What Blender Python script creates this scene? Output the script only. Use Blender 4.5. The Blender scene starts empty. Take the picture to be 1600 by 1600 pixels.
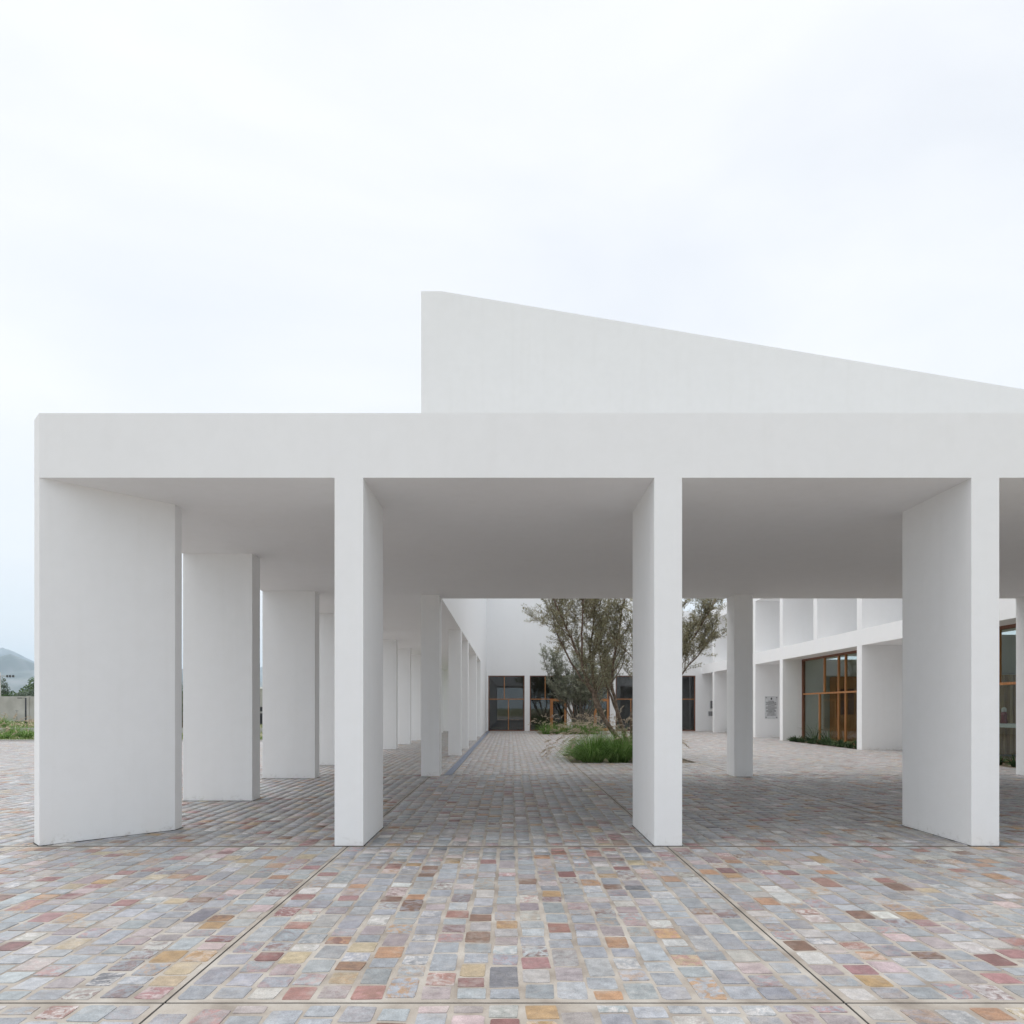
import bpy, bmesh, math, random
from mathutils import Vector, Matrix
import numpy as np

random.seed(7)
scene = bpy.context.scene
COL = scene.collection

# ------------------------------------------------------------------ camera
cam = bpy.data.cameras.new("camera")
cam.lens = 24.0
cam.sensor_width = 36.0
cam.shift_y = 0.1918
cam.shift_x = 0.0019
cam.clip_start = 0.05
cam.clip_end = 60000.0
camo = bpy.data.objects.new("camera", cam)
camo.location = (0, 0, 1.6)
camo.rotation_euler = (math.radians(90), 0, 0)
COL.objects.link(camo)
scene.camera = camo

# ------------------------------------------------------------------ sky, sun, exposure
SUN_EL, SUN_AZ = 74.0, -62.0         # degrees; azimuth from +Y (into the picture), negative = left
world = bpy.data.worlds.new("World")
scene.world = world
world.use_nodes = True
nt = world.node_tree
nt.nodes.clear()
wo = nt.nodes.new("ShaderNodeOutputWorld")
sky = nt.nodes.new("ShaderNodeTexSky")
sky.sky_type = 'NISHITA'
sky.sun_disc = False
sky.sun_elevation = math.radians(SUN_EL)
sky.sun_rotation = math.radians(SUN_AZ)
bg_sky = nt.nodes.new("ShaderNodeBackground")
bg_sky.inputs["Strength"].default_value = 0.085
nt.links.new(sky.outputs["Color"], bg_sky.inputs["Color"])
bg_cloud = nt.nodes.new("ShaderNodeBackground")
bg_cloud.inputs["Color"].default_value = (0.975, 0.982, 1.0, 1)
bg_cloud.inputs["Strength"].default_value = 0.60
tc = nt.nodes.new("ShaderNodeTexCoord")
mp = nt.nodes.new("ShaderNodeMapping")
mp.inputs["Scale"].default_value = (1.2, 1.2, 3.2)
mp.inputs["Location"].default_value = (0.3, 0.0, 0.25)
n1 = nt.nodes.new("ShaderNodeTexNoise")
n1.inputs["Scale"].default_value = 1.3
n1.inputs["Detail"].default_value = 4.0
n1.inputs["Roughness"].default_value = 0.5
n1.inputs["Distortion"].default_value = 0.5
rmp = nt.nodes.new("ShaderNodeValToRGB")
rmp.color_ramp.elements[0].position = 0.25
rmp.color_ramp.elements[0].color = (0.74, 0.74, 0.74, 1)
rmp.color_ramp.elements[1].position = 0.66
rmp.color_ramp.elements[1].color = (0.99, 0.99, 0.99, 1)
mixw = nt.nodes.new("ShaderNodeMixShader")
nt.links.new(tc.outputs["Generated"], mp.inputs["Vector"])
nt.links.new(mp.outputs["Vector"], n1.inputs["Vector"])
nt.links.new(n1.outputs["Fac"], rmp.inputs["Fac"])
nt.links.new(rmp.outputs["Color"], mixw.inputs["Fac"])
nt.links.new(bg_sky.outputs[0], mixw.inputs[1])
nt.links.new(bg_cloud.outputs[0], mixw.inputs[2])
nt.links.new(mixw.outputs[0], wo.inputs["Surface"])

sun = bpy.data.lights.new("sun", 'SUN')
sun.energy = 1.5
sun.angle = math.radians(60)
sun.color = (1.0, 0.985, 0.965)
suno = bpy.data.objects.new("sun", sun)
el, az = math.radians(SUN_EL), math.radians(SUN_AZ)
sd = Vector((math.sin(az) * math.cos(el), math.cos(az) * math.cos(el), math.sin(el)))
suno.rotation_euler = sd.to_track_quat('Z', 'Y').to_euler()
suno.location = (0, 20, 40)
COL.objects.link(suno)

vs = scene.view_settings
vs.view_transform = 'Standard'
vs.look = 'None'
vs.exposure = 0.88
vs.gamma = 1.0
vs.use_curve_mapping = False
scene.render.engine = 'CYCLES'
scene.cycles.use_denoising = True
scene.cycles.max_bounces = 12
scene.cycles.diffuse_bounces = 8
scene.cycles.transparent_max_bounces = 16
scene.cycles.volume_bounces = 1

# ------------------------------------------------------------------ node helpers
def mat_base(name):
    m = bpy.data.materials.new(name)
    m.use_nodes = True
    t = m.node_tree
    b = t.nodes["Principled BSDF"]
    return m, t, b

def N(t, kind, **kw):
    n = t.nodes.new(kind)
    for k, v in kw.items():
        if k in n.inputs:
            n.inputs[k].default_value = v
        else:
            setattr(n, k, v)
    return n

def ramp(t, stops):
    r = t.nodes.new("ShaderNodeValToRGB")
    e = r.color_ramp.elements
    while len(e) < len(stops):
        e.new(0.5)
    for i, (p, c) in enumerate(stops):
        e[i].position = p
        e[i].color = (c[0], c[1], c[2], 1) if hasattr(c, '__len__') else (c, c, c, 1)
    return r

def noise_mat(name, c1, c2, scale=4.0, detail=6.0, rough=0.8, bump=0.0, bscale=60.0, spec=0.3, lo=0.35, hi=0.65, c3=None):
    m, t, b = mat_base(name)
    g = N(t, "ShaderNodeNewGeometry")
    n = N(t, "ShaderNodeTexNoise", Scale=scale, Detail=detail)
    t.links.new(g.outputs["Position"], n.inputs["Vector"])
    st = [(lo, c1), (hi, c2)] if c3 is None else [(lo, c1), ((lo + hi) / 2, c3), (hi, c2)]
    r = ramp(t, st)
    t.links.new(n.outputs["Fac"], r.inputs["Fac"])
    t.links.new(r.outputs["Color"], b.inputs["Base Color"])
    b.inputs["Roughness"].default_value = rough
    b.inputs["Specular IOR Level"].default_value = spec
    if bump > 0:
        n2 = N(t, "ShaderNodeTexNoise", Scale=bscale, Detail=4.0)
        t.links.new(g.outputs["Position"], n2.inputs["Vector"])
        bp = N(t, "ShaderNodeBump", Strength=bump, Distance=0.01)
        t.links.new(n2.outputs["Fac"], bp.inputs["Height"])
        t.links.new(bp.outputs["Normal"], b.inputs["Normal"])
    return m

def stucco_mat(name, base):
    """painted plaster: large soft trowel patches, fine grain, faint splash dirt low down"""
    m, t, b = mat_base(name)
    g = N(t, "ShaderNodeNewGeometry")
    n1 = N(t, "ShaderNodeTexNoise", Scale=0.7, Detail=5.0, Roughness=0.6)
    n2 = N(t, "ShaderNodeTexNoise", Scale=6.0, Detail=6.0, Roughness=0.65)
    for n in (n1, n2):
        t.links.new(g.outputs["Position"], n.inputs["Vector"])
    r1 = ramp(t, [(0.3, tuple(x * 0.98 for x in base)), (0.7, base)])
    t.links.new(n1.outputs["Fac"], r1.inputs["Fac"])
    r2 = ramp(t, [(0.35, (0.985, 0.985, 0.983)), (0.6, (1, 1, 1))])
    t.links.new(n2.outputs["Fac"], r2.inputs["Fac"])
    mul = N(t, "ShaderNodeMix", data_type='RGBA', blend_type='MULTIPLY')
    mul.inputs[0].default_value = 1.0
    t.links.new(r1.outputs["Color"], mul.inputs[6])
    t.links.new(r2.outputs["Color"], mul.inputs[7])
    mps = N(t, "ShaderNodeMapping")
    mps.inputs["Scale"].default_value = (7.0, 7.0, 0.35)
    t.links.new(g.outputs["Position"], mps.inputs["Vector"])
    nst = N(t, "ShaderNodeTexNoise", Scale=1.0, Detail=5.0, Roughness=0.6)
    t.links.new(mps.outputs[0], nst.inputs["Vector"])
    rst = ramp(t, [(0.52, (1, 1, 1)), (0.80, (0.976, 0.975, 0.971))])
    t.links.new(nst.outputs["Fac"], rst.inputs["Fac"])
    mul0 = mul
    mul = N(t, "ShaderNodeMix", data_type='RGBA', blend_type='MULTIPLY')
    mul.inputs[0].default_value = 1.0
    t.links.new(mul0.outputs[2], mul.inputs[6])
    t.links.new(rst.outputs["Color"], mul.inputs[7])
    # scuffs and splash marks with their own patchy shape on the lowest hand-width
    sx = N(t, "ShaderNodeSeparateXYZ")
    t.links.new(g.outputs["Position"], sx.inputs[0])
    mr = N(t, "ShaderNodeMapRange")
    mr.inputs["From Min"].default_value = 0.0
    mr.inputs["From Max"].default_value = 0.13
    mr.inputs["To Min"].default_value = 1.0
    mr.inputs["To Max"].default_value = 0.0
    t.links.new(sx.outputs["Z"], mr.inputs["Value"])
    n3 = N(t, "ShaderNodeTexNoise", Scale=14.0, Detail=8.0, Roughness=0.7)
    t.links.new(g.outputs["Position"], n3.inputs["Vector"])
    r3 = ramp(t, [(0.53, 0.0), (0.74, 0.85)])
    t.links.new(n3.outputs["Fac"], r3.inputs["Fac"])
    mm = N(t, "ShaderNodeMath", operation='MULTIPLY')
    t.links.new(mr.outputs[0], mm.inputs[0])
    t.links.new(r3.outputs["Color"], mm.inputs[1])
    mx = N(t, "ShaderNodeMix", data_type='RGBA')
    t.links.new(mm.outputs[0], mx.inputs[0])
    t.links.new(mul.outputs[2], mx.inputs[6])
    mx.inputs[7].default_value = (0.45, 0.42, 0.38, 1)
    t.links.new(mx.outputs[2], b.inputs["Base Color"])
    b.inputs["Roughness"].default_value = 0.85
    b.inputs["Specular IOR Level"].default_value = 0.2
    n4 = N(t, "ShaderNodeTexNoise", Scale=90.0, Detail=3.0)
    n5 = N(t, "ShaderNodeTexNoise", Scale=2.2, Detail=3.0)
    for n in (n4, n5):
        t.links.new(g.outputs["Position"], n.inputs["Vector"])
    bp = N(t, "ShaderNodeBump", Strength=0.12, Distance=0.004)
    t.links.new(n4.outputs["Fac"], bp.inputs["Height"])
    bp2 = N(t, "ShaderNodeBump", Strength=0.10, Distance=0.05)
    t.links.new(n5.outputs["Fac"], bp2.inputs["Height"])
    t.links.new(bp.outputs["Normal"], bp2.inputs["Normal"])
    t.links.new(bp2.outputs["Normal"], b.inputs["Normal"])
    return m

def stone_mat(name, from_object, film=((0.52, 0.0), (0.69, 0.60))):
    """split granite and quartzite setts; colour and a random number come per stone"""
    m, t, b = mat_base(name)
    if from_object:
        src = N(t, "ShaderNodeObjectInfo")
        cout, rout = src.outputs["Color"], src.outputs["Alpha"]
    else:
        src = N(t, "ShaderNodeAttribute", attribute_name="col")
        cout, rout = src.outputs["Color"], src.outputs["Alpha"]
    g = N(t, "ShaderNodeNewGeometry")
    sc = N(t, "ShaderNodeVectorMath", operation='SCALE')
    cb = N(t, "ShaderNodeCombineXYZ")
    off = N(t, "ShaderNodeMath", operation='MULTIPLY')
    off.inputs[1].default_value = 57.0
    t.links.new(rout, off.inputs[0])
    t.links.new(off.outputs[0], cb.inputs["Z"])
    t.links.new(off.outputs[0], cb.inputs["X"])
    add = N(t, "ShaderNodeVectorMath", operation='ADD')
    t.links.new(g.outputs["Position"], add.inputs[0])
    t.links.new(cb.outputs[0], add.inputs[1])
    # veins: a second mineral colour, on some stones only
    nv = N(t, "ShaderNodeTexNoise", Scale=11.0, Detail=10.0, Roughness=0.7, Distortion=1.6)
    t.links.new(add.outputs[0], nv.inputs["Vector"])
    rv = ramp(t, [(0.47, 0.0), (0.56, 1.0)])
    t.links.new(nv.outputs["Fac"], rv.inputs["Fac"])
    # how strongly: pseudo-random from the stone number
    fr = N(t, "ShaderNodeMath", operation='MULTIPLY')
    fr.inputs[1].default_value = 7.31
    t.links.new(rout, fr.inputs[0])
    fr2 = N(t, "ShaderNodeMath", operation='FRACT')
    t.links.new(fr.outputs[0], fr2.inputs[0])
    rs = ramp(t, [(0.35, 0.05), (0.95, 0.85)])
    t.links.new(fr2.outputs[0], rs.inputs["Fac"])
    vm = N(t, "ShaderNodeMath", operation='MULTIPLY')
    t.links.new(rv.outputs["Color"], vm.inputs[0])
    t.links.new(rs.outputs["Color"], vm.inputs[1])
    fr3 = N(t, "ShaderNodeMath", operation='MULTIPLY')
    fr3.inputs[1].default_value = 23.7
    t.links.new(rout, fr3.inputs[0])
    fr4 = N(t, "ShaderNodeMath", operation='FRACT')
    t.links.new(fr3.outputs[0], fr4.inputs[0])
    r2c = ramp(t, [(0.0, (0.55, 0.53, 0.52)), (0.28, (0.36, 0.20, 0.19)), (0.48, (0.38, 0.23, 0.12)),
                   (0.66, (0.28, 0.29, 0.32)), (0.82, (0.17, 0.09, 0.08))])
    r2c.color_ramp.interpolation = 'CONSTANT'
    t.links.new(fr4.outputs[0], r2c.inputs["Fac"])
    mx = N(t, "ShaderNodeMix", data_type='RGBA')
    t.links.new(vm.outputs[0], mx.inputs[0])
    t.links.new(cout, mx.inputs[6])
    t.links.new(r2c.outputs["Color"], mx.inputs[7])
    # mineral speckle and cloudy tone
    ns = N(t, "ShaderNodeTexNoise", Scale=130.0, Detail=4.0, Roughness=0.8)
    nc = N(t, "ShaderNodeTexNoise", Scale=14.0, Detail=5.0, Roughness=0.6)
    for n in (ns, nc):
        t.links.new(add.outputs[0], n.inputs["Vector"])
    rsp = ramp(t, [(0.30, 0.62), (0.5, 1.0), (0.70, 1.32)])
    t.links.new(ns.outputs["Fac"], rsp.inputs["Fac"])
    rcl = ramp(t, [(0.3, 0.70), (0.7, 1.16)])
    t.links.new(nc.outputs["Fac"], rcl.inputs["Fac"])
    m1 = N(t, "ShaderNodeMix", data_type='RGBA', blend_type='MULTIPLY')
    m1.inputs[0].default_value = 1.0
    t.links.new(mx.outputs[2], m1.inputs[6])
    t.links.new(rsp.outputs["Color"], m1.inputs[7])
    m2 = N(t, "ShaderNodeMix", data_type='RGBA', blend_type='MULTIPLY')
    m2.inputs[0].default_value = 1.0
    t.links.new(m1.outputs[2], m2.inputs[6])
    t.links.new(rcl.outputs["Color"], m2.inputs[7])
    # cement film smeared over parts of the stones
    nf = N(t, "ShaderNodeTexNoise", Scale=3.4, Detail=10.0, Roughness=0.74)
    t.links.new(g.outputs["Position"], nf.inputs["Vector"])
    rf = ramp(t, list(film))
    t.links.new(nf.outputs["Fac"], rf.inputs["Fac"])
    m3 = N(t, "ShaderNodeMix", data_type='RGBA')
    t.links.new(rf.outputs["Color"], m3.inputs[0])
    t.links.new(m2.outputs[2], m3.inputs[6])
    m3.inputs[7].default_value = (0.40, 0.37, 0.34, 1)
    t.links.new(m3.outputs[2], b.inputs["Base Color"])
    b.inputs["Roughness"].default_value = 0.40
    b.inputs["Specular IOR Level"].default_value = 0.6
    bp = N(t, "ShaderNodeBump", Strength=0.35, Distance=0.006)
    nb = N(t, "ShaderNodeTexNoise", Scale=38.0, Detail=6.0, Roughness=0.65)
    t.links.new(add.outputs[0], nb.inputs["Vector"])
    t.links.new(nb.outputs["Fac"], bp.inputs["Height"])
    t.links.new(bp.outputs["Normal"], b.inputs["Normal"])
    return m

def wood_mat(name, c1, c2):
    m, t, b = mat_base(name)
    g = N(t, "ShaderNodeNewGeometry")
    mp_ = N(t, "ShaderNodeMapping")
    mp_.inputs["Scale"].default_value = (30, 30, 1.5)
    t.links.new(g.outputs["Position"], mp_.inputs["Vector"])
    n = N(t, "ShaderNodeTexNoise", Scale=1.0, Detail=5.0, Distortion=0.6)
    t.links.new(mp_.outputs[0], n.inputs["Vector"])
    r = ramp(t, [(0.3, c1), (0.7, c2)])
    t.links.new(n.outputs["Fac"], r.inputs["Fac"])
    t.links.new(r.outputs["Color"], b.inputs["Base Color"])
    b.inputs["Roughness"].default_value = 0.45
    return m

def glass_mat(name, tint=(0.80, 0.86, 0.85), lift=1.0):
    m, t, b = mat_base(name)
    out = t.nodes["Material Output"]
    t.nodes.remove(b)
    tr = N(t, "ShaderNodeBsdfTransparent")
    tr.inputs["Color"].default_value = (*tint, 1)
    gl = N(t, "ShaderNodeBsdfGlossy")
    gl.inputs["Roughness"].default_value = 0.015
    gl.inputs["Color"].default_value = (0.9, 0.95, 0.97, 1)
    fr = N(t, "ShaderNodeFresnel", IOR=1.62)
    mu = N(t, "ShaderNodeMath", operation='MULTIPLY', use_clamp=True)
    mu.inputs[1].default_value = lift
    t.links.new(fr.outputs[0], mu.inputs[0])
    mx = N(t, "ShaderNodeMixShader")
    ge = N(t, "ShaderNodeNewGeometry")
    inv = N(t, "ShaderNodeMath", operation='SUBTRACT')
    inv.inputs[0].default_value = 1.0
    t.links.new(ge.outputs["Backfacing"], inv.inputs[1])
    mu2 = N(t, "ShaderNodeMath", operation='MULTIPLY')
    t.links.new(mu.outputs[0], mu2.inputs[0])
    t.links.new(inv.outputs[0], mu2.inputs[1])
    t.links.new(mu2.outputs[0], mx.inputs[0])
    t.links.new(tr.outputs[0], mx.inputs[1])
    t.links.new(gl.outputs[0], mx.inputs[2])
    t.links.new(mx.outputs[0], out.inputs["Surface"])
    return m

def leaf_mat(name, c1, c2, c3, scale=2.5, trans=0.25):
    m, t, b = mat_base(name)
    g = N(t, "ShaderNodeNewGeometry")
    n = N(t, "ShaderNodeTexNoise", Scale=scale, Detail=3.0)
    t.links.new(g.outputs["Position"], n.inputs["Vector"])
    ad = N(t, "ShaderNodeMath", operation='ADD')
    t.links.new(n.outputs["Fac"], ad.inputs[0])
    rn = N(t, "ShaderNodeMath", operation='MULTIPLY_ADD')
    rn.inputs[1].default_value = 0.5
    rn.inputs[2].default_value = -0.25
    t.links.new(g.outputs["Random Per Island"], rn.inputs[0])
    t.links.new(rn.outputs[0], ad.inputs[1])
    r = ramp(t, [(0.25, c1), (0.5, c2), (0.8, c3)])
    t.links.new(ad.outputs[0], r.inputs["Fac"])
    t.links.new(r.outputs["Color"], b.inputs["Base Color"])
    b.inputs["Roughness"].default_value = 0.6
    b.inputs["Specular IOR Level"].default_value = 0.25
    out = t.nodes["Material Output"]
    tl = N(t, "ShaderNodeBsdfTranslucent")
    t.links.new(r.outputs["Color"], tl.inputs["Color"])
    mx = N(t, "ShaderNodeMixShader")
    mx.inputs[0].default_value = trans
    t.links.new(b.outputs[0], mx.inputs[1])
    t.links.new(tl.outputs[0], mx.inputs[2])
    t.links.new(mx.outputs[0], out.inputs["Surface"])
    return m

M = {}
M['stucco'] = stucco_mat("white_stucco", (0.895, 0.897, 0.90))
M['stone_obj'] = stone_mat("sett_stone", True)
M['stone_att'] = stone_mat("sett_stone_field", False)
M['stone_filmy'] = stone_mat("filmy_sett_stone", False, ((0.45, 0.0), (0.68, 0.62)))
M['stone_dusty'] = stone_mat("dusty_sett_stone", False, ((0.36, 0.05), (0.66, 0.68)))   # less walked on: grey cement film left over the setts
M['mortar'] = noise_mat("mortar", (0.245, 0.212, 0.18), (0.42, 0.39, 0.35), scale=3.0, detail=9, rough=0.6, spec=0.4, bump=0.5, bscale=70, c3=(0.345, 0.308, 0.268))
M['roofing'] = noise_mat("grey_roofing", (0.38, 0.375, 0.37), (0.50, 0.49, 0.48), scale=1.5, detail=8)
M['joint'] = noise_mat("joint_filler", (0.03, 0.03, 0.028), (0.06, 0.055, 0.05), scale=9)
M['soil'] = noise_mat("soil", (0.09, 0.065, 0.045), (0.26, 0.21, 0.14), scale=16, detail=8, bump=0.8, bscale=40)
M['field'] = noise_mat("field", (0.12, 0.14, 0.06), (0.36, 0.31, 0.22), scale=0.35, detail=10, c3=(0.20, 0.20, 0.105))
M['wood'] = wood_mat("varnished_wood", (0.36, 0.14, 0.045), (0.54, 0.25, 0.09))
M['wood_dark'] = wood_mat("dark_wood", (0.14, 0.055, 0.032), (0.23, 0.095, 0.05))
M['glass'] = glass_mat("window_glass", tint=(0.84, 0.885, 0.865))
M['glass_dark'] = glass_mat("tinted_glass", tint=(0.80, 0.82, 0.81), lift=1.8)
M['room'] = noise_mat("room_dark", (0.05, 0.042, 0.035), (0.09, 0.075, 0.06), scale=1.5)
M['room_pale'] = noise_mat("room_pale", (0.50, 0.50, 0.48), (0.58, 0.58, 0.56), scale=1.0)
M['curtain'] = wood_mat("curtain", (0.30, 0.19, 0.065), (0.46, 0.32, 0.13))
M['metal'] = noise_mat("drain_metal", (0.16, 0.19, 0.26), (0.27, 0.30, 0.38), scale=20, rough=0.45, spec=0.6)
M['plate'] = noise_mat("plaque_metal", (0.60, 0.61, 0.62), (0.70, 0.71, 0.72), scale=10, rough=0.35, spec=0.6)
M['ink'] = noise_mat("engraving", (0.035, 0.035, 0.04), (0.07, 0.07, 0.075), scale=30)
M['bark'] = noise_mat("bark", (0.13, 0.092, 0.068), (0.30, 0.235, 0.185), scale=12, detail=8, bump=0.8, bscale=35, c3=(0.21, 0.155, 0.118))
M['bark_grey'] = noise_mat("bark_grey", (0.10, 0.085, 0.07), (0.24, 0.21, 0.18), scale=12, detail=8, bump=0.8, bscale=35)
M['leaf_olive'] = leaf_mat("olive_leaf", (0.215, 0.21, 0.125), (0.39, 0.37, 0.24), (0.53, 0.50, 0.36), trans=0.4)
M['leaf_grey'] = leaf_mat("grey_leaf", (0.155, 0.17, 0.115), (0.28, 0.295, 0.22), (0.41, 0.42, 0.33), trans=0.4)
M['leaf_dark'] = leaf_mat("dark_leaf", (0.025, 0.05, 0.02), (0.05, 0.09, 0.035), (0.10, 0.15, 0.06))
M['leaf_far'] = leaf_mat("far_leaf", (0.045, 0.085, 0.03), (0.09, 0.155, 0.055), (0.17, 0.24, 0.10), scale=0.5)
M['leaf_silver'] = leaf_mat("silver_leaf", (0.08, 0.11, 0.08), (0.14, 0.18, 0.14), (0.22, 0.27, 0.21), scale=0.5)
M['grass'] = leaf_mat("grass_blade", (0.075, 0.15, 0.028), (0.165, 0.31, 0.06), (0.32, 0.42, 0.18), scale=3.0, trans=0.3)
M['weeds'] = leaf_mat("weeds", (0.09, 0.15, 0.04), (0.16, 0.23, 0.07), (0.27, 0.29, 0.14), scale=0.8, trans=0.2)
M['plume'] = leaf_mat("seed_plume", (0.34, 0.26, 0.19), (0.54, 0.45, 0.34), (0.68, 0.59, 0.47), scale=4.0, trans=0.3)
M['concrete'] = noise_mat("garden_concrete", (0.40, 0.39, 0.37), (0.52, 0.51, 0.49), scale=0.6, detail=8, bump=0.3)
M['galv'] = noise_mat("galvanised", (0.30, 0.30, 0.30), (0.42, 0.42, 0.42), scale=5, rough=0.5)
M['darkpaint'] = noise_mat("dark_paint", (0.025, 0.027, 0.032), (0.045, 0.047, 0.055), scale=3, rough=0.4)
M['rock'] = noise_mat("mountain_rock", (0.07, 0.085, 0.08), (0.19, 0.19, 0.19), scale=0.004, detail=12, c3=(0.12, 0.13, 0.125))
M['red_cloth'] = noise_mat("red_cloth", (0.12, 0.015, 0.018), (0.20, 0.03, 0.03), scale=25)
M['pale_cloth'] = noise_mat("pale_cloth", (0.55, 0.53, 0.52), (0.68, 0.66, 0.65), scale=25)

# ------------------------------------------------------------------ object helpers
def link(o, parent=None):
    COL.objects.link(o)
    if parent is not None:
        o.parent = parent
    return o

def obj_from_bm(name, bm, mat, parent=None, smooth=False):
    me = bpy.data.meshes.new(name)
    bm.normal_update()
    bm.to_mesh(me)
    bm.free()
    me.materials.append(mat)
    if smooth:
        me.polygons.foreach_set("use_smooth", [True] * len(me.polygons))
    return link(bpy.data.objects.new(name, me), parent)

def obj_from_py(name, v, f, mat, parent=None, smooth=False):
    me = bpy.data.meshes.new(name)
    me.from_pydata(v, [], f)
    me.update()
    me.materials.append(mat)
    if smooth:
        me.polygons.foreach_set("use_smooth", [True] * len(me.polygons))
    return link(bpy.data.objects.new(name, me), parent)

def tag(o, label=None, cat=None, group=None, kind=None):
    if label: o["label"] = label
    if cat: o["category"] = cat
    if group: o["group"] = group
    if kind: o["kind"] = kind
    return o

def thing(name, label, cat, loc=(0, 0, 0), group=None):
    o = bpy.data.objects.new(name, None)
    o.empty_display_size = 0.3
    link(o)
    o.location = loc
    return tag(o, label, cat, group)

def bm_box(bm, x0, x1, y0, y1, z0, z1):
    vs_ = [bm.verts.new(p) for p in ((x0, y0, z0), (x1, y0, z0), (x1, y1, z0), (x0, y1, z0),
                                     (x0, y0, z1), (x1, y0, z1), (x1, y1, z1), (x0, y1, z1))]
    for q in ((3, 2, 1, 0), (4, 5, 6, 7), (0, 1, 5, 4), (1, 2, 6, 5), (2, 3, 7, 6), (3, 0, 4, 7)):
        bm.faces.new([vs_[i] for i in q])

def box(name, x0, x1, y0, y1, z0, z1, mat, parent=None, bevel=0.0, vertical_only=False):
    """parent offset is taken out, so coordinates are always world metres"""
    ox, oy, oz = parent_loc(parent)
    bm = bmesh.new()
    bm_box(bm, x0 - ox, x1 - ox, y0 - oy, y1 - oy, z0 - oz, z1 - oz)
    if bevel > 0:
        ed = [e for e in bm.edges if (not vertical_only) or abs(e.verts[0].co.z - e.verts[1].co.z) > 0.05]
        bmesh.ops.bevel(bm, geom=ed, offset=bevel, segments=2, affect='EDGES', profile=0.6)
    return obj_from_bm(name, bm, mat, parent)

def parent_loc(p):
    x = y = z = 0.0
    while p is not None:
        x += p.location.x; y += p.location.y; z += p.location.z
        p = p.parent
    return x, y, z

def prism(name, poly, z0, z1, mat, parent=None, bevel=0.0):
    ox, oy, oz = parent_loc(parent)
    bm = bmesh.new()
    lo = [bm.verts.new((x - ox, y - oy, z0 - oz)) for x, y in poly]
    hi = [bm.verts.new((x - ox, y - oy, z1 - oz)) for x, y in poly]
    n = len(poly)
    bm.faces.new(lo[::-1]); bm.faces.new(hi)
    for i in range(n):
        bm.faces.new((lo[i], lo[(i + 1) % n], hi[(i + 1) % n], hi[i]))
    if bevel > 0:
        ed = [e for e in bm.edges if abs(e.verts[0].co.z - e.verts[1].co.z) > 0.05]
        bmesh.ops.bevel(bm, geom=ed, offset=bevel, segments=2, affect='EDGES', profile=0.6)
    bmesh.ops.recalc_face_normals(bm, faces=bm.faces)
    return obj_from_bm(name, bm, mat, parent)

def prism_xz(name, poly, y0, y1, mat, parent=None):
    """outline in x,z pushed along y"""
    ox, oy, oz = parent_loc(parent)
    bm = bmesh.new()
    a = [bm.verts.new((x - ox, y0 - oy, z - oz)) for x, z in poly]
    b = [bm.verts.new((x - ox, y1 - oy, z - oz)) for x, z in poly]
    n = len(poly)
    bm.faces.new(a); bm.faces.new(b[::-1])
    for i in range(n):
        bm.faces.new((a[(i + 1) % n], a[i], b[i], b[(i + 1) % n]))
    bmesh.ops.recalc_face_normals(bm, faces=bm.faces)
    return obj_from_bm(name, bm, mat, parent)

def tube_into(V, F, pts, radii, sides=6):
    base = len(V)
    n = len(pts)
    prev = None
    for i, p in enumerate(pts):
        d = (pts[min(i + 1, n - 1)] - pts[max(i - 1, 0)])
        if d.length < 1e-6: d = Vector((0, 0, 1))
        d.normalize()
        if prev is None:
            a = d.orthogonal().normalized()
        else:
            a = (prev - d * prev.dot(d))
            a = a.normalized() if a.length > 1e-5 else d.orthogonal().normalized()
        prev = a
        b = d.cross(a)
        for k in range(sides):
            t = 2 * math.pi * k / sides
            V.append(tuple(p + (a * math.cos(t) + b * math.sin(t)) * radii[i]))
    for i in range(n - 1):
        for k in range(sides):
            k2 = (k + 1) % sides
            F.append((base + i * sides + k, base + i * sides + k2, base + (i + 1) * sides + k2, base + (i + 1) * sides + k))
    F.append(tuple(base + (n - 1) * sides + k for k in range(sides)))
    F.append(tuple(base + k for k in reversed(range(sides))))

# ------------------------------------------------------------------ ground and terrain
gs = 12000.0
ground = obj_from_py("ground", [(-gs, -gs, -0.30), (gs, -gs, -0.30), (gs, gs + 3000, -0.30), (-gs, gs + 3000, -0.30)], [(0, 1, 2, 3)], M['field'])
tag(ground, "flat fields reaching out to the foot of the mountains", None, None, "structure")

# ------------------------------------------------------------------ stone pavement
PALETTE = [  # linear colour, weight
    ((0.325, 0.340, 0.366), 28), ((0.365, 0.379, 0.404), 22), ((0.28, 0.293, 0.316), 17), ((0.33, 0.34, 0.354), 13),
    ((0.40, 0.39, 0.375), 7), ((0.36, 0.32, 0.322), 7), ((0.31, 0.265, 0.275), 4),
    ((0.46, 0.44, 0.42), 5), ((0.57, 0.56, 0.55), 3.5), ((0.49, 0.40, 0.40), 3.5),
    ((0.24, 0.12, 0.115), 2.8), ((0.31, 0.17, 0.145), 3.0), ((0.39, 0.23, 0.14), 3.4), ((0.41, 0.27, 0.145), 2.2),
    ((0.21, 0.125, 0.09), 3.0), ((0.43, 0.35, 0.24), 2.6), ((0.32, 0.18, 0.18), 2.6), ((0.16, 0.16, 0.18), 1.4),
]
_pc = [p[0] for p in PALETTE]; _pw = [p[1] for p in PALETTE]
rng = random.Random(21)

def stone_colour():
    c = rng.choices(_pc, _pw)[0]
    k = rng.uniform(0.80, 1.04)
    return tuple(min(0.75, x * k * rng.uniform(0.97, 1.03)) for x in c) + (rng.random(),)

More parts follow.
